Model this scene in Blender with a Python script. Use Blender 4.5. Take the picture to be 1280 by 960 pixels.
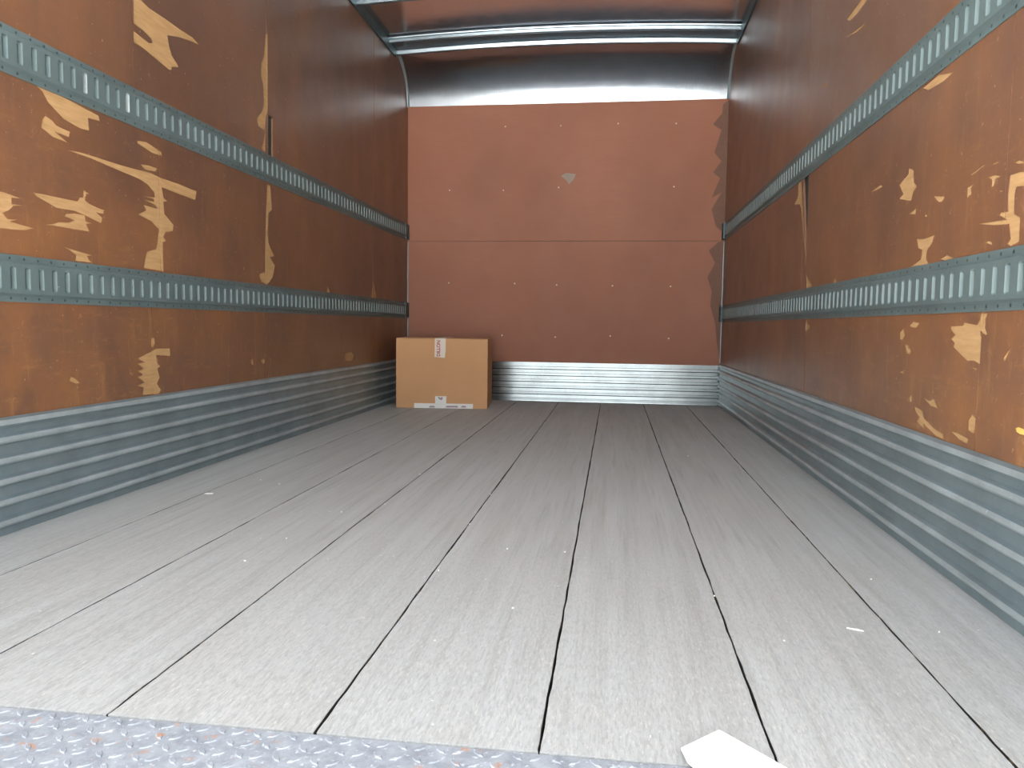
import bpy, bmesh, math, random
from mathutils import Vector, Matrix
from mathutils.geometry import delaunay_2d_cdt
random.seed(7)
for o in list(bpy.data.objects): bpy.data.objects.remove(o)
SC = bpy.context.scene
COL = SC.collection

# ------------------------------------------------------------ camera
F, YAW, PITCH, ROLL, H = 948.8, -0.1326, 0.0767, 0.013, 0.5803
CAM = Vector((0, 0, H))
fwd = Vector((math.sin(YAW)*math.cos(PITCH), math.cos(YAW)*math.cos(PITCH), -math.sin(PITCH)))
rgt0 = Vector((math.cos(YAW), -math.sin(YAW), 0)); dwn0 = fwd.cross(rgt0)
rgt = math.cos(ROLL)*rgt0 - math.sin(ROLL)*dwn0
dwn = math.cos(ROLL)*dwn0 + math.sin(ROLL)*rgt0
cd = bpy.data.cameras.new('camera'); cam = bpy.data.objects.new('camera', cd); COL.objects.link(cam)
cd.sensor_width = 36; cd.lens = F/1280*36; cd.clip_start = .02
m = Matrix.Identity(4)
for r in range(3):
    m[r][0] = rgt[r]; m[r][1] = -dwn[r]; m[r][2] = -fwd[r]; m[r][3] = CAM[r]
cam.matrix_world = m
SC.camera = cam

# ------------------------------------------------------------ sky and exposure
w = bpy.data.worlds.new('overcast_sky'); SC.world = w; w.use_nodes = True
bg = w.node_tree.nodes['Background']
bg.inputs[0].default_value = (0.93, 0.965, 1.0, 1); bg.inputs[1].default_value = 1.0
SC.view_settings.view_transform = 'Standard'; SC.view_settings.look = 'None'
SC.view_settings.gamma = 1; SC.view_settings.use_curve_mapping = False
SC.view_settings.exposure = 2.1
# added sunlight from ahead of the truck: its yard bounce brightens the load space
sd = bpy.data.lights.new('added_sun', 'SUN'); sd.energy = 18.0; sd.angle = math.radians(3); sd.color = (1, .96, .9)
added_sun = bpy.data.objects.new('added_sun', sd); COL.objects.link(added_sun)
added_sun.rotation_euler = (math.radians(-32), 0, math.radians(12)); added_sun.location = (0, 12, 12)

# ------------------------------------------------------------ dimensions (metres)
XL, XR, YB, YR = -1.6115, 0.7885, 5.8377, 0.72     # side walls, front bulkhead, rear end of the body
YE = 0.9926                                          # rear edge of the wooden floor
ZROOF, CROWN, ZCOVE = 2.563, 0.035, 2.251
R1, R2 = (0.627, 0.754), (1.231, 1.358)              # cargo rail bands
KICK = 0.318

def ray(px):
    return (rgt*((px[0]-640)/F) + dwn*((px[1]-480)/F) + fwd)
def hit(px, ax, val):                                # pixel -> point on the plane it lies on
    d = ray(px); k = 'XYZ'.index(ax); t = (val-CAM[k])/d[k]
    return CAM + d*t

# ------------------------------------------------------------ materials
def mat(name):
    M = bpy.data.materials.new(name); M.use_nodes = True
    nt = M.node_tree; b = nt.nodes['Principled BSDF']
    return M, nt, b
def N(nt, t, **kw):
    n = nt.nodes.new(t)
    for k, v in kw.items():
        if k in n.inputs: n.inputs[k].default_value = v
        else: setattr(n, k, v)
    return n
def coords(nt, scale=(1, 1, 1), rnd=False):
    tc = N(nt, 'ShaderNodeTexCoord'); mp = N(nt, 'ShaderNodeMapping'); mp.inputs['Scale'].default_value = scale
    nt.links.new(tc.outputs['Object'], mp.inputs['Vector'])
    if rnd:
        oi = N(nt, 'ShaderNodeObjectInfo'); mu = N(nt, 'ShaderNodeMath', operation='MULTIPLY'); mu.inputs[1].default_value = 37
        nt.links.new(oi.outputs['Random'], mu.inputs[0])
        cb = N(nt, 'ShaderNodeCombineXYZ'); 
        for i in range(3): nt.links.new(mu.outputs[0], cb.inputs[i])
        nt.links.new(cb.outputs[0], mp.inputs['Location'])
    return mp.outputs[0]
def noise(nt, vec, scale, detail=4, rough=.55):
    n = N(nt, 'ShaderNodeTexNoise'); n.inputs['Scale'].default_value = scale; n.inputs['Detail'].default_value = detail
    n.inputs['Roughness'].default_value = rough; nt.links.new(vec, n.inputs['Vector']); return n.outputs['Fac']
def ramp(nt, fac, stops):
    r = N(nt, 'ShaderNodeValToRGB'); e = r.color_ramp.elements
    while len(e) < len(stops): e.new(.5)
    for el, (p, c) in zip(e, stops):
        el.position = p; el.color = (c[0], c[1], c[2], 1) if not isinstance(c, (int, float)) else (c, c, c, 1)
    nt.links.new(fac, r.inputs[0]); return r.outputs[0]
def mix(nt, fac, a, b, blend='MIX'):
    n = N(nt, 'ShaderNodeMix', data_type='RGBA', blend_type=blend)
    for i, v in ((0, fac), (6, a), (7, b)):
        if isinstance(v, (tuple, list)): n.inputs[i].default_value = (*v, 1)
        elif isinstance(v, (int, float)): n.inputs[i].default_value = v
        else: nt.links.new(v, n.inputs[i])
    return n.outputs[2]
def bump(nt, b, h, strength=.2, dist=.002):
    n = N(nt, 'ShaderNodeBump'); n.inputs['Strength'].default_value = strength; n.inputs['Distance'].default_value = dist
    nt.links.new(h, n.inputs['Height']); nt.links.new(n.outputs[0], b.inputs['Normal'])

def plywood(name, dark, mid, warm, rough, worn, coat=.9):
    M, nt, b = mat(name)
    v = coords(nt); vs = coords(nt, (1, 1, .25)); vh = coords(nt, (.25, .25, 1.6))
    c = mix(nt, ramp(nt, noise(nt, v, 1.3, 5), [(.35, 0), (.68, 1)]), dark, mid)
    c = mix(nt, ramp(nt, noise(nt, vs, 3.1, 6), [(.48, 0), (.75, .8)]), c, warm)
    c = mix(nt, ramp(nt, noise(nt, vh, 40, 3), [(.3, 0), (.8, .35)]), c, dark)
    if worn:
        tan = (.40, .20, .075)
        tc = N(nt, 'ShaderNodeTexCoord'); sp = N(nt, 'ShaderNodeSeparateXYZ'); nt.links.new(tc.outputs['Object'], sp.inputs[0])
        def rng(out, a, b_, lo):
            q = N(nt, 'ShaderNodeMapRange'); q.inputs[1].default_value = a; q.inputs[2].default_value = b_; q.inputs[3].default_value = lo; q.inputs[4].default_value = 1
            nt.links.new(out, q.inputs[0]); return q.outputs[0]
        use = mix(nt, 1, rng(sp.outputs[2], 1.5, .3, .15), rng(sp.outputs[1], 4.5, 1.6, .2), 'MULTIPLY')     # cargo rubs low and by the door
        def rub(f, a=1): return mix(nt, a, f, use, 'MULTIPLY')
        c = mix(nt, rub(ramp(nt, noise(nt, v, 3.2, 8, .7), [(.42, 0), (.66, .6)])), c, (.34, .135, .033))                 # orange rubbed areas
        c = mix(nt, rub(ramp(nt, noise(nt, coords(nt, (1, 1, .22)), 24, 8, .75), [(.54, 0), (.72, .75)])), c, tan)        # upright streaks
        c = mix(nt, rub(ramp(nt, noise(nt, coords(nt, (.22, .22, 1)), 26, 8, .75), [(.56, 0), (.72, .7)])), c, tan)       # level streaks
        c = mix(nt, rub(ramp(nt, noise(nt, v, 17, 9, .8), [(.60, 0), (.68, .8)])), c, (.46, .28, .13))                   # chips
        c = mix(nt, ramp(nt, noise(nt, v, 62, 2), [(.70, 0), (.74, .7)]), c, (.42, .30, .18))                            # specks
    nt.links.new(c, b.inputs['Base Color'])
    nt.links.new(ramp(nt, noise(nt, v, 6, 5), [(.3, rough), (.7, rough+.13)]), b.inputs['Roughness'])
    b.inputs['Coat Weight'].default_value = coat; b.inputs['Specular IOR Level'].default_value = .5 if worn else .3; b.inputs['Coat Roughness'].default_value = .48
    bump(nt, b, noise(nt, vh, 60, 4), .15, .001)
    return M
PLY = plywood('coated_plywood', (.112, .052, .030), (.18, .080, .040), (.27, .112, .042), .42, True)
PLYB = plywood('front_plywood', (.30, .130, .085), (.37, .165, .108), (.35, .145, .090), .6, False, 0)

def bare(name, a, c2):
    M, nt, b = mat(name)
    c = mix(nt, ramp(nt, noise(nt, coords(nt, (1, .6, 5)), 22, 5), [(.3, 0), (.7, 1)]), a, c2)
    nt.links.new(c, b.inputs['Base Color']); b.inputs['Roughness'].default_value = .85
    bump(nt, b, noise(nt, coords(nt, (1, .5, 6)), 60, 4), .4, .001); return M
BARE = bare('bare_torn_wood', (.37, .215, .09), (.47, .285, .13))
YELLOW = bare('yellow_wood', (.70, .46, .10), (.78, .52, .14))
STAIN = bare('grey_brown_stain', (.20, .105, .072), (.165, .09, .065))
GREYPATCH = bare('grey_scuff', (.30, .25, .21), (.34, .29, .24))

def metal(name, col, rough, metallic, var=.25, scratch=.3, spec=None):
    M, nt, b = mat(name)
    v = coords(nt); d = tuple(x*(1-var) for x in col); l = tuple(min(1, x*(1+var)) for x in col)
    c = mix(nt, ramp(nt, noise(nt, v, 5, 6, .65), [(.3, 0), (.7, 1)]), d, l)
    c = mix(nt, ramp(nt, noise(nt, coords(nt, (1, .12, 1)), 55, 6, .7), [(.64, 0), (.76, scratch)]), c, tuple(min(1, x*1.9) for x in col))
    c = mix(nt, ramp(nt, noise(nt, v, 60, 2), [(.76, 0), (.79, scratch*2)]), c, (.75, .76, .76))
    nt.links.new(c, b.inputs['Base Color']); b.inputs['Metallic'].default_value = metallic
    nt.links.new(ramp(nt, noise(nt, v, 14, 5), [(.3, rough-.03), (.7, rough+.03)]), b.inputs['Roughness'])
    return M, nt, b
KICKM = metal('dull_galvanised_steel', (.27, .345, .37), .4, .6, .15, .25)[0]
RAILM = metal('grey_green_painted_steel', (.115, .16, .165), .5, .2, .15, .25)[0]
WORNM = metal('worn_bright_steel', (.30, .35, .36), .4, .4)[0]
BACKKICKM = metal('bright_galvanised_steel', (.25, .275, .275), .21, .95, .15, .2)[0]
BOWM = metal('galvanised_roof_bow', (.36, .44, .50), .22, .95, .05, .0)[0]
ROOFM = metal('aluminium_roof_sheet', (.68, .74, .80), .15, 1, .04, .0)[0]
TRIMM = metal('dark_teal_trim', (.07, .115, .13), .5, .6)[0]
SKIN_SHADEM = metal('outer_skin_slot_shade', (.045, .075, .075), .5, .5)[0]
COVEM, nt, b = metal('embossed_aluminium', (.34, .38, .43), .22, 1, .10, .0)
vo = N(nt, 'ShaderNodeTexVoronoi'); vo.inputs['Scale'].default_value = 62; nt.links.new(coords(nt), vo.inputs['Vector'])
vo.inputs['Randomness'].default_value = .15
bump(nt, b, ramp(nt, vo.outputs['Distance'], [(.2, 1), (.55, 0)]), .12, .0012)

# weathered floor boards
M, nt, b = mat('weathered_grey_board'); PLANKM = M
v = coords(nt, (1, 1, 1), True); vg = coords(nt, (14, .55, 14), True); vf = coords(nt, (60, 2.2, 60), True); vx = coords(nt, (3, 60, 3), True)
c = mix(nt, ramp(nt, noise(nt, vg, 1.6, 5, .6), [(.32, 0), (.68, 1)]), (.385, .385, .375), (.455, .46, .46))
c = mix(nt, ramp(nt, noise(nt, vf, 1.3, 4, .6), [(.30, .45), (.50, 0)]), c, (.28, .275, .26))
c = mix(nt, ramp(nt, noise(nt, v, 3.5, 5), [(.45, 0), (.75, .4)]), c, (.40, .385, .35))
tc = N(nt, 'ShaderNodeTexCoord'); sp = N(nt, 'ShaderNodeSeparateXYZ'); nt.links.new(tc.outputs['Object'], sp.inputs[0])
mr = N(nt, 'ShaderNodeMapRange'); mr.inputs[1].default_value = 2.6; mr.inputs[2].default_value = .9; mr.inputs[3].default_value = 0; mr.inputs[4].default_value = 1
nt.links.new(sp.outputs[1], mr.inputs[0])
wear = mix(nt, 1, ramp(nt, noise(nt, coords(nt, (150, 34, 150), True), 1.6, 6, .75), [(.53, 0), (.66, .7)]), mr.outputs[0], 'MULTIPLY')
fine = ramp(nt, noise(nt, coords(nt, (210, 40, 210), True), 1.0, 4, .7), [(.40, .5), (.52, 0)])
c = mix(nt, mix(nt, 1, fine, mr.outputs[0], 'MULTIPLY'), c, (.26, .255, .25))                # dark open grain
c = mix(nt, wear, c, (.60, .58, .53))                                                        # scuffed grain by the loading edge
c = mix(nt, ramp(nt, noise(nt, v, 55, 2), [(.755, 0), (.78, .9)]), c, (.72, .71, .68))        # specks
c = mix(nt, ramp(nt, noise(nt, vx, .9, 5, .7), [(.70, 0), (.76, .6)]), c, (.66, .63, .55))   # scratches across the grain
nt.links.new(c, b.inputs['Base Color']); b.inputs['Roughness'].default_value = .62
bump(nt, b, noise(nt, coords(nt, (150, 5, 150), True), 1.2, 4), .6, .0015)
M, nt, b = mat('seam_dirt'); DIRTM = M
c = mix(nt, ramp(nt, noise(nt, coords(nt), 28, 5), [(.52, 0), (.66, 1)]), (.035, .03, .026), (.24, .19, .12))
nt.links.new(c, b.inputs['Base Color']); b.inputs['Roughness'].default_value = .95

# steel tread plate
M, nt, b = mat('tread_plate_steel'); TREADM = M
v = coords(nt)
c = mix(nt, ramp(nt, noise(nt, v, 30, 6, .7), [(.3, 0), (.7, 1)]), (.24, .26, .295), (.42, .445, .485))
c = mix(nt, ramp(nt, noise(nt, v, 110, 3), [(.6, 0), (.75, .8)]), c, (.78, .8, .84))
gx = N(nt, 'ShaderNodeTexCoord')
rust = ramp(nt, noise(nt, v, 38, 3), [(.6, 0), (.68, .75)])
c = mix(nt, mix(nt, 1, rust, ramp(nt, noise(nt, v, 5.5, 2), [(.47, 0), (.57, 1)]), 'MULTIPLY'), c, (.52, .25, .12))
nt.links.new(c, b.inputs['Base Color']); b.inputs['Metallic'].default_value = .2; b.inputs['Roughness'].default_value = .6

def simple(name, col, rough=.6, metallic=0, var=.08, sc=9):
    M, nt, b = mat(name)
    c = mix(nt, noise(nt, coords(nt), sc, 5), tuple(x*(1-var) for x in col), tuple(min(1, x*(1+var)) for x in col))
    nt.links.new(c, b.inputs['Base Color']); b.inputs['Roughness'].default_value = rough; b.inputs['Metallic'].default_value = metallic
    return M
CARD = simple('corrugated_cardboard', (.56, .30, .14), .75, 0, .1, 5)
TAPE = simple('white_tape', (.66, .58, .48), .5)
WLABEL = simple('white_label', (.74, .72, .69), .6)
INK = simple('red_ink', (.42, .05, .09), .6)
INKG = simple('grey_purple_ink', (.33, .24, .28), .6)
PAPER = simple('white_card', (.93, .93, .93), .6, 0, .02)
FLAKE = simple('pale_flake', (.8, .79, .75), .7)
SCREW = simple('zinc_screw', (.62, .58, .5), .35, .6)
GROUND = simple('concrete_yard', (.50, .49, .47), .9, 0, .15, 2)

# ------------------------------------------------------------ helpers
def obj(name, bm, mats, parent=None, smooth=False, fix=True):
    me = bpy.data.meshes.new(name)
    if fix: bmesh.ops.recalc_face_normals(bm, faces=bm.faces)
    if smooth:
        for f in bm.faces: f.smooth = True
    bm.to_mesh(me); bm.free()
    for mm in (mats if isinstance(mats, (list, tuple)) else [mats]): me.materials.append(mm)
    o = bpy.data.objects.new(name, me); COL.objects.link(o)
    if parent: o.parent = parent
    return o
def empty(name, loc=(0, 0, 0), rz=0):
    o = bpy.data.objects.new(name, None); COL.objects.link(o); o.location = loc; o.rotation_euler.z = rz; return o
def tag(o, label, cat, group=None):
    o['label'] = label; o['category'] = cat
    if group: o['group'] = group
    return o
def struct(o, label=None):
    o['kind'] = 'structure'
    if label: o['label'] = label
    return o
def box(bm, a, c, bev=0, mi=0):
    vs = [bm.verts.new((x, y, z)) for x in (a[0], c[0]) for y in (a[1], c[1]) for z in (a[2], c[2])]
    q = [(0, 1, 3, 2), (4, 6, 7, 5), (0, 4, 5, 1), (2, 3, 7, 6), (0, 2, 6, 4), (1, 5, 7, 3)]
    fs = [bm.faces.new([vs[i] for i in f]) for f in q]
    for f in fs: f.material_index = mi
    if bev:
        es = list({e for f in fs for e in f.edges})
        bmesh.ops.recalc_face_normals(bm, faces=fs)
        bmesh.ops.bevel(bm, geom=es, offset=bev, segments=2, affect='EDGES', profile=.7)
def inside(p, poly):
    r = False; n = len(poly); j = n-1
    for i in range(n):
        (x1, y1), (x2, y2) = poly[i], poly[j]
        if (y1 > p[1]) != (y2 > p[1]) and p[0] < (x2-x1)*(p[1]-y1)/(y2-y1)+x1: r = not r
        j = i
    return r

def panels(parent, place, rects, patches, voids, panel_mat, thick=.009, recess=.0013):
    """place(u, v, out) -> point. Each rect becomes a plywood_panel; torn patches become its recessed bare children."""
    out = []
    for (u0, u1, v0, v1) in rects:
        rect = [(u0, v0), (u1, v0), (u1, v1), (u0, v1)]
        polys = [rect]
        for P, _, _ in patches:
            if max(p[0] for p in P) > u0 and min(p[0] for p in P) < u1 and max(p[1] for p in P) > v0 and min(p[1] for p in P) < v1: polys.append(P)
        for P in voids: polys.append(P)
        vs, es = [], []
        for P in polys:
            b0 = len(vs); vs += [Vector(p) for p in P]; es += [(b0+i, b0+(i+1) % len(P)) for i in range(len(P))]
        V, E_, Fc, *_r = delaunay_2d_cdt(vs, es, [], 0, 1e-6)
        cls = {}
        for f in Fc:
            c = ((V[f[0]][0]+V[f[1]][0]+V[f[2]][0])/3, (V[f[0]][1]+V[f[1]][1]+V[f[2]][1])/3)
            if not (u0 < c[0] < u1 and v0 < c[1] < v1): continue
            if any(inside(c, P) for P in voids): continue
            k = -1
            for i, (P, _, _) in enumerate(patches):
                if inside(c, P): k = i
            cls.setdefault(k, []).append(f)
        def build(fs, off, deep):
            bm = bmesh.new(); top = {}
            def vt(i, o): 
                key = (i, o)
                if key not in top: top[key] = bm.verts.new(place(V[i][0], V[i][1], o))
                return top[key]
            cnt = {}
            for f in fs:
                bm.faces.new([vt(i, off) for i in f])
                for a, c in ((f[0], f[1]), (f[1], f[2]), (f[2], f[0])):
                    cnt.setdefault(frozenset((a, c)), []).append((a, c))
            for e in cnt.values():
                if len(e) == 1:
                    a, c = e[0]
                    bm.faces.new([vt(a, off), vt(c, off), vt(c, deep), vt(a, deep)])
            return bm
        if -1 not in cls: continue
        po = obj('plywood_panel', build(cls.pop(-1), 0, -thick), panel_mat, parent, fix=True)
        for k, fs in cls.items():
            P, mm, nm = patches[k]
            if mm in (STAIN,): obj(nm, build(fs, 0, -thick), mm, po)
            else: obj(nm, build(fs, -recess, -thick), mm, po)
        out.append(po)
    return out

def T(ox, oy, s, pts): return [(ox+x/s, oy+y/s) for x, y in pts]

# ------------------------------------------------------------ floor
bm = bmesh.new(); box(bm, (XL-.03, YE, -.16), (XR+.03, YB+.03, -.030))
floor = struct(obj('floor', bm, DIRTM), 'grey weathered wooden load floor of wide boards')
seams = [-1.3686, -1.0467, -.7298, -.4091, -.0891, .2304, .5471]
edges = [XL-.006] + seams + [XR+.006]
for a, c in zip(edges[:-1], edges[1:]):
    bm = bmesh.new(); g = .0019; n = 60
    rows = []
    prof = [(a+g, -.030), (a+g, -.0012), (a+g+.0012, 0), (c-g-.0012, 0), (c-g, -.0012), (c-g, -.030)]
    for i in range(n+1):
        y = YE + .001 + (YB+.01-YE-.001)*(i/n)**1.6
        ja, jc = random.uniform(-.0011, .0011), random.uniform(-.0011, .0011)
        rows.append([bm.verts.new((x+(ja if k < 3 else jc), y, z)) for k, (x, z) in enumerate(prof)])
    for r0, r1 in zip(rows[:-1], rows[1:]):
        for k in range(5):
            f = bm.faces.new((r0[k], r0[k+1], r1[k+1], r1[k])); f.material_index = 1 if k in (0, 4) else 0
    for r in (rows[0], rows[-1]): bm.faces.new(r)
    obj('floor_board', bm, [PLANKM, DIRTM], floor)

# steel tread plate at the rear sill
tp = empty('tread_plate', (0, 0, 0)); tag(tp, 'bluish steel tread plate with rust specks along the end of the wooden boards', 'tread plate')
bm = bmesh.new(); box(bm, (XL-.03, YR, -.16), (XR+.03, YE-.003, -.0012), .0008); obj('plate', bm, TREADM, tp)
bm = bmesh.new()
def lozenge(cx, cy, ang, l=.0125, wd=.0042, h=.0014):
    pts = [(-l, 0), (-l*.4, -wd), (l*.4, -wd), (l, 0), (l*.4, wd), (-l*.4, wd)]
    ca, sa = math.cos(ang), math.sin(ang)
    lo = [bm.verts.new((cx+x*ca-y*sa, cy+x*sa+y*ca, -.0014)) for x, y in pts]
    hi = [bm.verts.new((cx+(x*ca-y*sa)*.72, cy+(x*sa+y*ca)*.72, -.0012+h)) for x, y in pts]
    bm.faces.new(hi)
    for i in range(6): bm.faces.new((lo[i], lo[(i+1) % 6], hi[(i+1) % 6], hi[i]))
p = .0265
for j in range(int((YE-YR-.02)/p)+1):
    for i in range(int((XR-XL)/p)):
        lozenge(XL+.01+i*p, YE-.014-j*p, math.radians(45 if (i+j) % 2 else -45))
o = obj('raised_lozenges', bm, TREADM, tp, fix=True); o['kind'] = 'stuff'

# ------------------------------------------------------------ walls
LW = XL-.004; RW = XR+.004                            # plywood faces
def placeL(u, v, o): return (LW+o, u, v)
def placeR(u, v, o): return (RW-o, u, v)
def onL(pts): return [(q.y, q.z) for q in (hit(p, 'X', LW) for p in pts)]
def onR(pts): return [(q.y, q.z) for q in (hit(p, 'X', RW) for p in pts)]
def onB(pts): return [(q.x, q.z) for q in (hit(p, 'Y', YB) for p in pts)]

left_tears = [
 T(140, 0, 10.667, [(285, -160), (290, 310), (410, 400), (520, 510), (545, 570), (500, 575), (400, 500), (290, 410), (290, 560), (440, 660), (760, 930), (790, 935), (800, 890), (890, 895), (870, 850), (800, 740), (760, 600), (740, 470), (880, 490), (1060, 550), (1170, 605), (1080, 500), (920, 400), (700, 240), (500, 110), (330, -60)]),
 T(0, 0, 3.765, [(150, 385), (230, 420), (400, 510), (465, 545), (470, 570), (415, 555), (420, 615), (380, 605), (300, 560), (225, 480), (200, 430)]),
 T(0, 0, 3.765, [(215, 545), (250, 570), (265, 590), (330, 620), (325, 645), (260, 620), (320, 672), (250, 645), (195, 600), (200, 560)]),
 T(280, 0, 5.333, [(278, 230), (290, 230), (292, 740), (280, 770), (274, 870), (230, 840), (220, 790), (255, 740), (268, 700), (262, 560), (245, 500), (250, 420), (265, 380)]),
 T(280, 0, 5.333, [(276, 870), (276, 1010), (262, 1000), (250, 985), (262, 960), (270, 900)]),
 T(150, 160, 5.05, [(110, 80), (170, 90), (260, 150), (265, 175), (200, 155), (110, 95)]),
 T(150, 160, 5.05, [(130, 230), (180, 235), (235, 255), (225, 275), (160, 262)]),
 [(85, 188), (100, 190), (150, 206), (168, 211), (189.6, 216.4), (199.5, 221.8), (221, 229), (246, 239), (244, 250), (217, 240), (202.5, 234), (204.5, 247), (209.4, 251.5), (204.5, 252), (205.4, 267), (217.3, 281), (216, 288.7), (207.4, 289.7), (204, 296), (208, 301), (203.5, 302.6), (204.5, 339), (179.7, 335), (183.7, 314.5), (195.5, 311.5), (198.5, 286.7), (189.6, 276.8), (172.8, 268), (182.7, 263), (179.7, 256), (196.5, 261), (195.5, 257), (180.7, 250), (192.6, 252), (192.6, 249), (178.7, 245), (193.6, 247), (192.6, 240), (183.7, 230), (173.8, 223.4), (150, 213.5), (114, 198), (98, 192.5)],
 T(0, 180, 6.4, [(-90, 365), (0, 380), (70, 400), (165, 435), (95, 430), (95, 480), (200, 495), (110, 495), (75, 530), (20, 550), (60, 600), (135, 605), (80, 620), (270, 675), (200, 690), (100, 685), (-90, 660)]),
 T(0, 180, 6.4, [(275, 390), (340, 400), (480, 430), (620, 460), (640, 430), (565, 420), (665, 430), (670, 365), (715, 400), (685, 400), (680, 450), (720, 480), (830, 530), (830, 560), (770, 545), (820, 590), (810, 635), (700, 580), (600, 535), (450, 510), (400, 480), (290, 415)]),
 T(0, 180, 6.4, [(525, 560), (600, 555), (680, 570), (685, 620), (735, 635), (690, 640), (715, 700), (640, 690), (500, 665), (360, 645), (430, 640), (470, 625), (550, 630), (600, 610), (520, 580)]),
 T(0, 180, 6.4, [(510, 825), (600, 850), (740, 890), (700, 895), (715, 930), (750, 950), (600, 935), (610, 890), (560, 850)]),
 [(334, 231), (338, 232), (340, 262), (336, 266), (334.5, 292), (336, 304), (343, 320), (337, 321), (344, 332), (341, 347), (334, 356), (326, 352), (324, 343), (331, 340), (332, 290)],
 [(466, 349), (468, 358), (470, 372), (463, 373), (465.5, 362)],
 [(410, 358), (412.5, 367), (408, 366)],
 T(0, 420, 3.2, [(610, 60), (625, 50), (680, 50), (682, 80), (625, 75), (630, 110), (642, 120), (630, 130), (640, 165), (628, 190), (645, 215), (635, 232), (570, 235), (575, 205), (548, 200), (580, 185), (550, 165), (575, 155), (550, 140), (575, 130), (550, 110), (580, 105), (550, 90), (600, 65)]),
 T(0, 420, 3.2, [(605, 10), (617, 5), (620, 30), (612, 45), (603, 40)]),
 T(0, 420, 3.2, [(285, 162), (300, 170), (320, 187), (302, 190), (278, 180)]),
 T(300, 300, 5.333, [(72, 800), (88, 790), (86, 835), (74, 825)]),
 T(300, 300, 5.333, [(140, 800), (160, 790), (170, 812), (150, 825)]),
 T(300, 300, 5.333, [(700, 760), (740, 745), (765, 770), (750, 805), (700, 805)]),
 T(300, 300, 5.333, [(895, 690), (912, 680), (908, 715), (898, 712)]),
]
right_tears = [
 T(1100, 380, 4.8, [(425, 135), (495, 130), (505, 112), (580, 125), (600, 95), (605, 60), (650, 55), (630, 90), (635, 120), (628, 140), (645, 182), (632, 187), (600, 160), (605, 200), (598, 362), (560, 340), (520, 340), (440, 260), (445, 235), (425, 210), (450, 185), (425, 155)]),
 T(1100, 380, 4.8, [(120, 170), (135, 150), (150, 185), (135, 215), (120, 210)]),
 T(1100, 380, 4.8, [(175, 130), (200, 100), (212, 112), (240, 110), (215, 145), (190, 140)]),
 T(1100, 380, 4.8, [(205, 615), (255, 640), (260, 680), (320, 745), (380, 780), (380, 810), (330, 790), (260, 720), (262, 755), (220, 705), (235, 680), (210, 640)]),
 T(1100, 380, 4.8, [(425, 768), (460, 770), (530, 810), (520, 840), (470, 810)]),
 T(1100, 380, 4.8, [(530, 700), (550, 660), (575, 690), (560, 780), (530, 760)]),
 T(1100, 380, 4.8, [(265, 565), (300, 582), (320, 565), (345, 625), (300, 610)]),
 T(1100, 380, 4.8, [(176, 560), (188, 548), (192, 585), (178, 585)]),
 T(1100, 380, 4.8, [(740, 320), (785, 260), (755, 330), (745, 345)]),
 T(1100, 380, 4.8, [(118, 408), (150, 398), (140, 420)]),
 T(1100, 380, 4.8, [(150, 245), (185, 248), (165, 258), (185, 275), (180, 300), (160, 295)]),
 T(1100, 380, 4.8, [(545, 382), (580, 385), (580, 396), (560, 392)]),
 T(960, 180, 4, [(655, 205), (700, 150), (705, 122), (728, 130), (730, 195), (745, 210), (725, 240), (715, 285), (655, 275), (675, 250)]),
 T(960, 180, 4, [(830, 262), (885, 262), (870, 290), (850, 290)]),
 T(960, 180, 4, [(745, 475), (780, 475), (830, 455), (820, 500), (795, 530), (790, 580), (808, 600), (715, 612), (765, 575), (770, 530), (750, 520)]),
 T(960, 180, 4, [(860, 576), (895, 553), (925, 572), (880, 582)]),
 T(960, 180, 4, [(705, 350), (740, 320), (738, 352)]),
 T(960, 180, 4, [(150, 165), (166, 165), (172, 320), (180, 420), (184, 560), (188, 650), (176, 420), (164, 320), (155, 300), (132, 303), (150, 260)]),
 T(960, 180, 4, [(190, 655), (205, 680), (220, 710), (192, 722)]),
 T(960, 180, 4, [(190, 875), (198, 900), (212, 915), (196, 935), (188, 935)]),
 T(960, 180, 4, [(515, 240), (560, 205), (575, 212), (530, 238)]),
 T(960, 180, 4, [(325, 690), (335, 670), (345, 695), (328, 700)]),
 T(960, 180, 4, [(780, 352), (797, 352), (795, 365), (783, 362)]),
 T(1180, 180, 6.4, [(530, 250), (600, 225), (720, 225), (720, 330), (580, 340), (565, 400), (560, 560), (610, 590), (600, 780), (530, 820), (505, 800), (530, 760), (520, 640), (400, 650), (280, 640), (400, 620), (500, 605), (440, 570), (450, 550), (510, 540), (510, 420), (520, 330)]),
 T(1180, 180, 6.4, [(212, 247), (300, 180), (330, 170), (225, 250)]),
 T(1180, 180, 6.4, [(355, 270), (400, 250), (460, 255), (410, 280), (400, 330), (380, 345), (385, 285)]),
 T(1180, 180, 6.4, [(185, 350), (235, 325), (215, 360), (220, 400), (185, 430)]),
 T(1180, 180, 6.4, [(385, 160), (440, 135), (430, 155), (390, 167)]),
 T(1180, 180, 6.4, [(330, 790), (350, 775), (385, 785), (380, 810)]),
 T(1180, 180, 6.4, [(560, 148), (600, 130), (660, 150), (600, 157)]),
 T(1180, 180, 6.4, [(440, 375), (470, 370), (465, 385), (445, 385)]),
 T(960, 0, 4, [(395, 95), (480, -20), (520, -30), (450, 60), (410, 105)]),
 T(960, 0, 4, [(390, 188), (480, 122), (486, 127), (440, 165)]),
 T(960, 0, 4, [(775, 440), (850, 375), (925, 362), (880, 405), (800, 452)]),
 T(960, 0, 4, [(268, 442), (300, 405), (295, 430)]),
]
lt = [(onL(P), BARE, 'bare_wood_tear') for P in left_tears]
rt = [(onR(P), BARE, 'bare_wood_tear') for P in right_tears]
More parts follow.
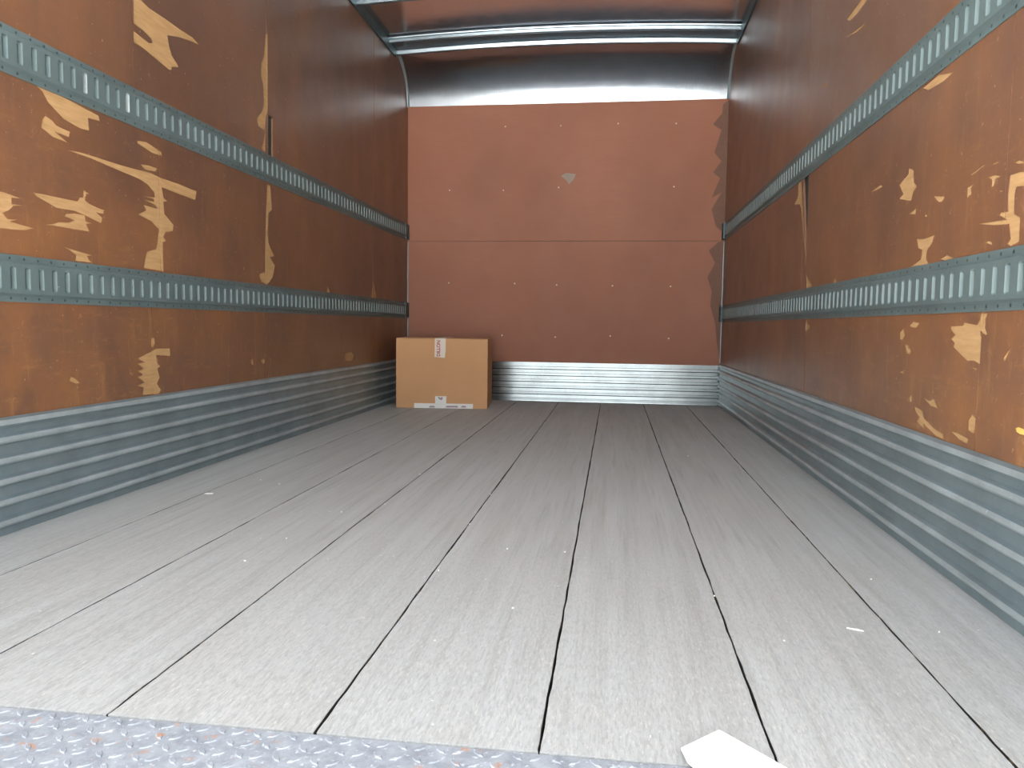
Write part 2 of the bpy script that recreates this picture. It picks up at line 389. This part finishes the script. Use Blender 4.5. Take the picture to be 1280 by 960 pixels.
rt.append((onR(T(1100, 380, 4.8, [(812, 745), (830, 738), (870, 755), (870, 790), (835, 780), (815, 765)])), YELLOW, 'bare_wood_tear'))
lvoid = [onL([(335.2, 143), (341, 148), (341, 200), (335.2, 200)])]
rvoid = [onR([(1003.5, 215), (1011, 215), (1009.5, 270), (1007.2, 330)])]

def side_wall(name, xs, lab):
    bm = bmesh.new(); box(bm, (xs[0], YR, -.16), (xs[1], YB+.05, ZROOF+.02)); return struct(obj(name, bm, SKIN_SHADEM), lab)
wl = side_wall('wall_left', (LW-.045, LW-.012), 'brown plywood lined side wall beside the cardboard box')
wr = side_wall('wall_right', (RW+.012, RW+.045), 'brown plywood lined side wall with a torn gap under the upper rail')
g = .0016
def rows(cuts):
    out = []
    for (v0, v1), cs in zip(((.02, .69), (.6925, 1.294), (1.2965, ZROOF-.01)), cuts):
        ys = [YR] + cs + [YB]
        for a, c in zip(ys[:-1], ys[1:]): out.append((a+g, c-g, v0, v1))
    return out
jl = hit((334.6, 170), 'X', LW).y; jl2 = hit((200.5, 290), 'X', LW).y; jl3 = hit((191, 470), 'X', LW).y
jr = hit((1005.5, 250), 'X', RW).y; jr1 = hit((1008, 410), 'X', RW).y; jr0 = hit((1011, 120), 'X', RW).y; jrl = hit((1224, 460), 'X', RW).y
panels(wl, placeL, rows([[jl3, 3.36, 4.97], [jl2, 3.385, 4.97], [2.42, jl, 5.0]]), lt, lvoid, PLY)
panels(wr, placeR, rows([[jrl, jr1], [1.71, jr], [jr0]]), rt, rvoid, PLY)

# front bulkhead
bm = bmesh.new(); box(bm, (LW-.045, YB+.012, -.16), (RW+.045, YB+.05, ZROOF+.06)); wb = struct(obj('wall_back', bm, SKIN_SHADEM), 'brown plywood front bulkhead behind the cardboard box')
def placeB(u, v, o): return (u, YB-o, v)
K = lambda pts: onB(T(500, 120, 2.824, pts))
bt = [(K([(1190, -10), (1140, 30), (1138, 60), (1105, 100), (1135, 120), (1110, 200), (1135, 230), (1105, 270), (1130, 290), (1100, 360), (1135, 340), (1100, 400), (1115, 460), (1150, 490), (1190, 495)]), STAIN, 'grey_stain'),
      (K([(1190, 508), (1125, 515), (1090, 545), (1112, 590), (1085, 640), (1100, 690), (1095, 740), (1112, 800), (1118, 870), (1128, 930), (1190, 960)]), STAIN, 'grey_stain'),
      (onB(T(700, 0, 4, [(5, 880), (30, 865), (80, 870), (70, 895), (45, 922), (35, 905)])), GREYPATCH, 'grey_chip')]
bp = panels(wb, placeB, [(LW, RW, .02, 1.2245), (LW, RW, 1.2275, ZCOVE+.03)], bt, [], PLYB)
for i, (x, y) in enumerate([(372, 108), (568, 105), (770, 97), (975, 97), (175, 333), (365, 333), (560, 323), (967, 320), (172, 660), (405, 662), (553, 667), (750, 670), (955, 672), (360, 845), (548, 851), (742, 847), (948, 856)]):
    q = hit((500+x/2.824, 120+y/2.824), 'Y', YB)
    bm = bmesh.new(); bmesh.ops.create_cone(bm, segments=10, radius1=.0055, radius2=.0035, depth=.004, cap_ends=True, matrix=Matrix.Translation((q.x, YB-.0021, q.z)) @ Matrix.Rotation(math.pi/2, 4, 'X'))
    obj('screw', bm, SCREW, bp[1 if q.z > 1.226 else 0])

# ------------------------------------------------------------ corrugated kick plates
def kick_profile(h, out=.002, ridge=.0135):
    P = [(.0, out)]; 
    cs = [.034+.056*i for i in range(5)] 
    for c in cs:
        P += [(c-.0145, out), (c-.008, out+ridge*.7), (c-.003, out+ridge), (c+.003, out+ridge), (c+.008, out+ridge*.7), (c+.0145, out)]
    P += [(h-.030, out), (h-.020, out+ridge*.8), (h-.006, out+ridge*.8), (h, out+.001), (h, -.001)]
    return P
RIDGELITM = metal('ridge_highlight_steel', (.44, .51, .53), .45, .5, .2, .3)[0]  # paler steel: highlight put into the colour of the side kick ridges
def back_profile(h):
    P = [(0, .004)]
    for i in range(6):
        z = .004+i*.0485
        P += [(z+.004, .002), (z+.021, .001), (z+.024, .0125), (z+.0475, .0082)]
    return P + [(h, .0075), (h, -.001)]
def kick(name, place, u0, u1, h, mm, lab, back=False):
    bm = bmesh.new(); P = back_profile(h) if back else kick_profile(h); n = 14; rows_ = []
    for i in range(n+1):
        u = u0+(u1-u0)*i/n
        rows_.append([bm.verts.new(place(u, z, o)) for z, o in P])
    for a, c in zip(rows_[:-1], rows_[1:]):
        for k in range(len(P)-1):
            f = bm.faces.new((a[k], a[k+1], c[k+1], c[k]))
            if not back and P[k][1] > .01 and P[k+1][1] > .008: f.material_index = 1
    return struct(obj(name, bm, [mm, RIDGELITM]), lab)
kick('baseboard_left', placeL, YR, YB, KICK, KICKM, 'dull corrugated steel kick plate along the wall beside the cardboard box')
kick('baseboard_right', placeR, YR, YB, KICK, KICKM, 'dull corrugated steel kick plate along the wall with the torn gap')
kick('baseboard_back', placeB, XL-.001, XR+.001, .302, BACKKICKM, 'bright corrugated steel kick plate on the front bulkhead', True)

# ------------------------------------------------------------ cargo rails (slots every 51 mm)
PITCH_ = .0508
def rail_profile(v):                                   # v from rail centre -> stand-out
    a = abs(v)
    return .0035 if a >= .047 else .013 if a <= .041 else .0035 + (.047-a)/.006*.0095
def rail(place, zc, label, worn=()):
    root = empty('cargo_rail'); tag(root, label, 'cargo rail', 'slotted cargo rails on the side walls')
    hh = .0635; hw = PITCH_/2
    slot = [(-.010, -.027), (-.007, -.031), (.007, -.031), (.010, -.027), (.010, .027), (.007, .031), (-.007, .031), (-.010, .027)]
    holes = [[(math.cos(t)*.0042, s*.0535+math.sin(t)*.0042) for t in [i*math.pi/3 for i in range(6)]] for s in (-1, 1)]
    polys = [[(-hw, -hh), (hw, -hh), (hw, hh), (-hw, hh)], slot] + holes
    vs, es = [], []
    for P in polys:
        b0 = len(vs); vs += [Vector(p) for p in P]; es += [(b0+i, b0+(i+1) % len(P)) for i in range(len(P))]
    for z in (-.047, -.041, .041, .047):
        b0 = len(vs); vs += [Vector((-hw, z)), Vector((hw, z))]; es.append((b0, b0+1))
    V, _, Fc, *_r = delaunay_2d_cdt(vs, es, [], 0, 1e-7)
    keep = []
    for f in Fc:
        c = (sum(V[i][0] for i in f)/3, sum(V[i][1] for i in f)/3)
        if inside(c, slot) or any(inside(c, P) for P in holes): continue
        keep.append(f)
    n = int((YB-YR-.05)/PITCH_); bm = bmesh.new()
    y0 = 1.858 - PITCH_*int((1.858-YR-.02)/PITCH_)
    for k in range(n):
        cy = y0+k*PITCH_
        if cy+hw > YB-.004: break
        mi = 1 if k in worn else 0
        vv = [bm.verts.new(place(cy+p[0], zc+p[1], rail_profile(p[1]))) for p in V]
        for f in keep: bm.faces.new([vv[i] for i in f])
        # pressed-in slot sides: the far flank leans toward the rear opening
        A = [bm.verts.new(place(cy+x, zc+z, .013)) for x, z in slot]
        B = [bm.verts.new(place(cy+(x if x < 0 else x-.004), zc+z*.96, .0015)) for x, z in slot]
        for i in range(8):
            f = bm.faces.new((A[i], A[(i+1) % 8], B[(i+1) % 8], B[i])); f.material_index = mi
        f = bm.faces.new(B); f.material_index = 2  # slot floor in a dark colour that stands in for its shadow
    ye = cy-hw if cy+hw > YB-.004 else cy+hw
    ys = y0-hw
    # top / bottom / end returns
    prof = [(-hh, 0), (-hh, .0035), (-.047, .0035), (-.041, .013), (.041, .013), (.047, .0035), (hh, .0035), (hh, 0)]
    for (za, oa), (zb, ob) in ((prof[0], prof[1]), (prof[6], prof[7])):
        bm.faces.new([bm.verts.new(place(y, zc+z, o)) for y, z, o in ((ys, za, oa), (ye, za, oa), (ye, zb, ob), (ys, zb, ob))])
    for y in (ys, ye): bm.faces.new([bm.verts.new(place(y, zc+z, o)) for z, o in prof])
    bmesh.ops.remove_doubles(bm, verts=bm.verts, dist=1e-5)
    obj('rail_body', bm, [RAILM, WORNM, SKIN_SHADEM], root)
    bm = bmesh.new()
    a, c = place(ys, zc-.060, .0002), place(ye, zc+.060, .0012)
    box(bm, (min(a[0], c[0]), a[1], a[2]), (max(a[0], c[0]), c[1], c[2])); obj('backing_strip', bm, SKIN_SHADEM, root)
    # end block against the bulkhead
    bm = bmesh.new(); a, c = place(ye, zc-.058, .0), place(YB-.002, zc+.058, .014 if place is placeL else .022)
    box(bm, (min(a[0], c[0]), a[1], a[2]), (max(a[0], c[0]), c[1], c[2]), .003); obj('end_block', bm, TRIMM, root)
k0 = int((1.858-YR-.02)/PITCH_)
rail(placeL, sum(R1)/2, 'lower slotted grey steel cargo rail on the wall beside the cardboard box')
rail(placeL, sum(R2)/2, 'upper slotted grey steel cargo rail on the wall beside the cardboard box', (k0+6, k0+10))
rail(placeR, sum(R1)/2-.003, 'lower slotted grey steel cargo rail on the wall opposite the cardboard box')
rail(placeR, sum(R2)/2-.005, 'upper slotted grey steel cargo rail on the wall opposite the cardboard box')

# ------------------------------------------------------------ roof, bows, cove
XC, HW = (XL+XR)/2, (XR-XL)/2
def zr(x): return ZROOF + CROWN*(1-((x-XC)/HW)**2)
bm = bmesh.new(); nx = 24
r0 = []
for y in (YR, YB+.03):
    r0.append([[bm.verts.new((LW-.04+(RW-LW+.08)*i/nx, y, zr(LW-.04+(RW-LW+.08)*i/nx)+dz)) for i in range(nx+1)] for dz in (0, .02)])
for i in range(nx):
    for k in (0, 1): bm.faces.new((r0[0][k][i], r0[0][k][i+1], r0[1][k][i+1], r0[1][k][i]))
    for y in (0, 1): bm.faces.new((r0[y][0][i], r0[y][0][i+1], r0[y][1][i+1], r0[y][1][i]))
for i in (0, nx): bm.faces.new((r0[0][0][i], r0[1][0][i], r0[1][1][i], r0[0][1][i]))
struct(obj('ceiling', bm, ROOFM, smooth=False), 'aluminium sheet roof of the load compartment')

BP = [(-.36, -.002), (-.335, -.003), (-.333, -.009), (-.318, -.010), (-.315, -.028), (-.306, -.034), (-.298, -.032), (-.285, -.018), (-.27, -.016), (-.14, -.018), (-.130, -.021), (-.125, -.043), (-.116, -.050), (-.106, -.047), (-.096, -.020), (-.06, -.003), (-.03, -.002)]
bows = ['galvanised roof bow next to the curved header panel', 'second galvanised roof bow from the curved header panel', 'third galvanised roof bow from the curved header panel', 'fourth galvanised roof bow from the curved header panel', 'fifth galvanised roof bow from the curved header panel', 'galvanised roof bow nearest the rear opening']
for k, lab in enumerate(bows):
    ybow = 5.60 - .86*k; bm = bmesh.new(); n = 24; rr = []
    for i in range(n+1):
        x = XL+.010+(XR-XL-.020)*i/n
        rr.append([bm.verts.new((x, ybow+dy, zr(x)+dz-.001)) for dy, dz in BP])
    for a, c in zip(rr[:-1], rr[1:]):
        for j in range(len(BP)-1): bm.faces.new((a[j], a[j+1], c[j+1], c[j]))
    tag(obj('roof_bow', bm, BOWM), lab, 'roof bow', 'roof bows')

# curved header panel
bm = bmesh.new(); n = 24; m_ = 24; grid = []
for i in range(n+1):
    x = XL+.012+(XR-XL-.024)*i/n; row = []
    for j in range(m_+1):
        t0 = math.radians(15); t = t0 + j/m_*(math.pi/2-t0)
        y = YB-.003-.37*(math.cos(t0)-math.cos(t)); z = ZCOVE + (zr(x)-.003-ZCOVE)*(math.sin(t)-math.sin(t0))/(1-math.sin(t0))
        row.append(bm.verts.new((x, y, z)))
    grid.append(row)
for a, c in zip(grid[:-1], grid[1:]):
    for j in range(m_): bm.faces.new((a[j], c[j], c[j+1], a[j+1]))
cove = obj('header_panel', bm, COVEM, None, smooth=True)
tag(cove, 'curved embossed aluminium header panel between bulkhead and roof', 'panel')
# end angles of the header and rail trims along the wall tops
for nm, x0, s in (('trim_1', LW, 1), ('trim_2', RW, -1)):
    bm = bmesh.new(); pr = []
    for j in range(13):
        t = j/12*math.pi/2
        y = YB-.002-.36*(1-math.cos(t)); z = ZCOVE-.005+(ZROOF-.002-ZCOVE)*math.sin(t)
        pr.append([bm.verts.new((x0+s*.001, y-.022, z-.012*math.sin(t))), bm.verts.new((x0+s*.016, y-.018, z-.01*math.sin(t))), bm.verts.new((x0+s*.018, y+.0005, z))])
    for a, c in zip(pr[:-1], pr[1:]):
        for k in (0, 1): bm.faces.new((a[k], a[k+1], c[k+1], c[k]))
    struct(obj(nm, bm, KICKM, smooth=True), 'curved grey end angle of the header panel')
for nm, x0, s in (('trim_3', LW, 1), ('trim_4', RW, -1)):
    bm = bmesh.new(); xs = sorted((x0, x0+s*.012)); box(bm, (xs[0], YR, ZROOF-.062), (xs[1], YB-.36, ZROOF+.001), .003)
    struct(obj(nm, bm, TRIMM), 'dark steel rail along the top of the side wall')
for nm, x0, s in (('trim_5', LW, 1), ('trim_6', RW, -1)):
    bm = bmesh.new(); xs = sorted((x0+s*.0005, x0+s*.005)); box(bm, (xs[0], YB-.005, .32), (xs[1], YB-.0005, 1.22), .001)
    struct(obj(nm, bm, KICKM), 'thin metal angle in the bulkhead corner')

# ------------------------------------------------------------ cardboard box
A = hit((495, 509.5), 'Z', 0); Bq = hit((609, 511.5), 'Z', 0)
dx = (Bq-A); wid = dx.length; ang = math.atan2(dx.y, dx.x)
hbox = hit((495, 422), 'Y', A.y).z; dep = .46
root = empty('cardboard_box', (A.x, A.y, 0), ang)
tag(root, 'closed brown cardboard box with white taped label on the floor by the bulkhead', 'box')
bm = bmesh.new(); box(bm, (0, 0, .001), (wid, dep, hbox-.006), .004); obj('carton', bm, CARD, root)
for y0, y1 in ((0.001, dep/2-.0015), (dep/2+.0015, dep-.001)):
    bm = bmesh.new(); box(bm, (.001, y0, hbox-.0055), (wid-.001, y1, hbox-.001), .0012); obj('flap', bm, CARD, root)
def fx(px, py):                                        # pixel -> carton front (u, v)
    n = Vector((-math.sin(ang), math.cos(ang), 0)); d = ray((px, py)); t = (A-CAM).dot(n)/d.dot(n); q = CAM+d*t
    return (q-A).dot(dx.normalized()), q.z
def sheet(name, pts, mm, par, th=.0012):
    bm = bmesh.new(); a = [bm.verts.new((u, -th, v)) for u, v in pts]; c = [bm.verts.new((u, .0002, v)) for u, v in pts]
    bm.faces.new(a); bm.faces.new(c)
    for i in range(len(pts)): bm.faces.new((a[i], a[(i+1) % len(pts)], c[(i+1) % len(pts)], c[i]))
    return obj(name, bm, mm, par)
tp1 = sheet('tape', [fx(543.2, 447), (fx(543.2, 447)[0]+.004, fx(0, 447.6)[1] if False else fx(550, 446.2)[1]), fx(556, 447.4), fx(557, 437), fx(557.2, 424), (fx(557.2, 424)[0], hbox), (fx(543.6, 424)[0], hbox)], TAPE, root)
bm = bmesh.new(); u0, u1 = fx(543.6, 430)[0], fx(557.2, 430)[0]; box(bm, (u0, -.001, hbox-.0012), (u1, dep, hbox), 0); obj('tape', bm, TAPE, root)
def text(body, name, mm, par, loc, size, rot, sx=1):
    cu = bpy.data.curves.new(name, 'FONT'); cu.body = body; cu.size = size; cu.extrude = .0002; cu.align_x = 'CENTER'; cu.align_y = 'CENTER'; cu.offset = size*.03
    to = bpy.data.objects.new('tmp', cu); COL.objects.link(to)
    me = bpy.data.meshes.new_from_object(to.evaluated_get(bpy.context.evaluated_depsgraph_get()))
    bpy.data.objects.remove(to); me.name = name; me.materials.clear(); me.materials.append(mm)
    o = bpy.data.objects.new(name, me); COL.objects.link(o); o.parent = par
    o.matrix_local = Matrix.Translation(loc) @ Matrix.Rotation(math.pi/2, 4, 'X') @ Matrix.Rotation(rot, 4, 'Z') @ Matrix.Diagonal((sx, 1, 1, 1))
    return o
uc, vc = fx(549.0, 437.3)
text('DILLON', 'lettering', INK, tp1, (uc-.004, -.0016, vc+.010), .034, math.pi/2, .92)
lb = sheet('label_strip', [fx(517.5, 509.8), fx(591, 510.8), fx(591.3, 505), fx(517.8, 503.8)], WLABEL, root)
for (a, c) in ((536, 544), (556, 573), (576, 583)):
    sheet('print_mark', [fx(a, 509.3), fx(c, 509.3), fx(c-1.5, 507.2), fx(a+1.5, 507.2)], INKG, lb, .0016)
t2 = sheet('tape', [fx(544, 509), fx(557.6, 509), fx(558, 495.3), fx(544, 495.2)], WLABEL, root, .0018)
sheet('emblem', [fx(547, 496), fx(549.2, 496.2), fx(550.5, 497.5), fx(552, 496.1), fx(553.4, 496.8), fx(553, 499.3), fx(551.4, 500.2), fx(550, 499.4), fx(548.8, 498.9)], INKG, t2, .0022)

# ------------------------------------------------------------ white card at the floor edge
o1 = [hit(p, 'Z', .006) for p in ((851, 938), (899, 912), (985, 960))]
pts = [(o1[0].x, o1[0].y), (o1[1].x, o1[1].y), (o1[2].x, o1[2].y), (o1[2].x+.10, o1[2].y-.115), (o1[0].x+.10, o1[0].y-.175), (o1[0].x+.006, o1[0].y-.03)]
bm = bmesh.new()
def ridge(x, y):
    d = (Vector((x, y))-Vector(pts[0])).length; return .0045+.004*max(0, 1-d/.1)
top = [bm.verts.new((x, y, ridge(x, y)+.0012)) for x, y in pts]; bot = [bm.verts.new((x, y, ridge(x, y)-.001)) for x, y in pts]
bm.faces.new(top); bm.faces.new(bot)
for i in range(len(pts)): bm.faces.new((top[i], top[(i+1) % 6], bot[(i+1) % 6], bot[i]))
bmesh.ops.triangulate(bm, faces=[f for f in bm.faces if len(f.verts) > 4])
tag(obj('paper_card', bm, PAPER), 'blank white card lying across the end of the floor boards', 'card')

# ------------------------------------------------------------ litter on the boards
def flake(px, l, wd, rz, name='paint_flake', label='tiny pale flake lying on the grey floor boards', cat='flake', group='pale flakes scattered on the floor'):
    q = hit(px, 'Z', .001); bm = bmesh.new()
    P = [(-l, -wd*.3), (-l*.3, -wd), (l*.7, -wd*.7), (l, wd*.2), (l*.2, wd), (-l*.6, wd*.8)]
    a = [bm.verts.new((x, y, .0003)) for x, y in P]; c = [bm.verts.new((x*.9, y*.9, .0022+(.001 if i % 2 else 0))) for i, (x, y) in enumerate(P)]
    bm.faces.new(a); bmesh.ops.triangulate(bm, faces=[bm.faces.new(c)])
    for i in range(6): bm.faces.new((a[i], a[(i+1) % 6], c[(i+1) % 6], c[i]))
    o = obj(name, bm, FLAKE); o.location = (q.x, q.y, 0); o.rotation_euler.z = rz
    tag(o, label, cat, group)
for px in ((452, 538), (478, 526), (525, 593), (481, 630), (613, 618), (587, 655), (548, 713), (427, 640), (326, 600), (349, 605), (358, 673), (306, 701), (641, 760), (893, 745), (980, 801), (1089, 724), (813, 921), (1174, 790), (860, 570), (706, 690), (634, 686)):
    d = hit(px, 'Z', 0).y
    flake(px, random.uniform(.0012, .0018)*d, random.uniform(.0008, .0012)*d, random.uniform(0, 3))
flake((261, 617), .015, .005, .2, label='long pale flake on the floor board near the dull kick plate beside the box')
flake((1069, 787), .016, .0016, 2.75, 'straw_scrap', 'thin white straw lying on the floor boards', 'scrap', None)

# ------------------------------------------------------------ yard outside
bm = bmesh.new(); box(bm, (-40, -60, -1.05), (40, 40, -1.0)); struct(obj('ground', bm, GROUND), 'concrete yard behind the truck')
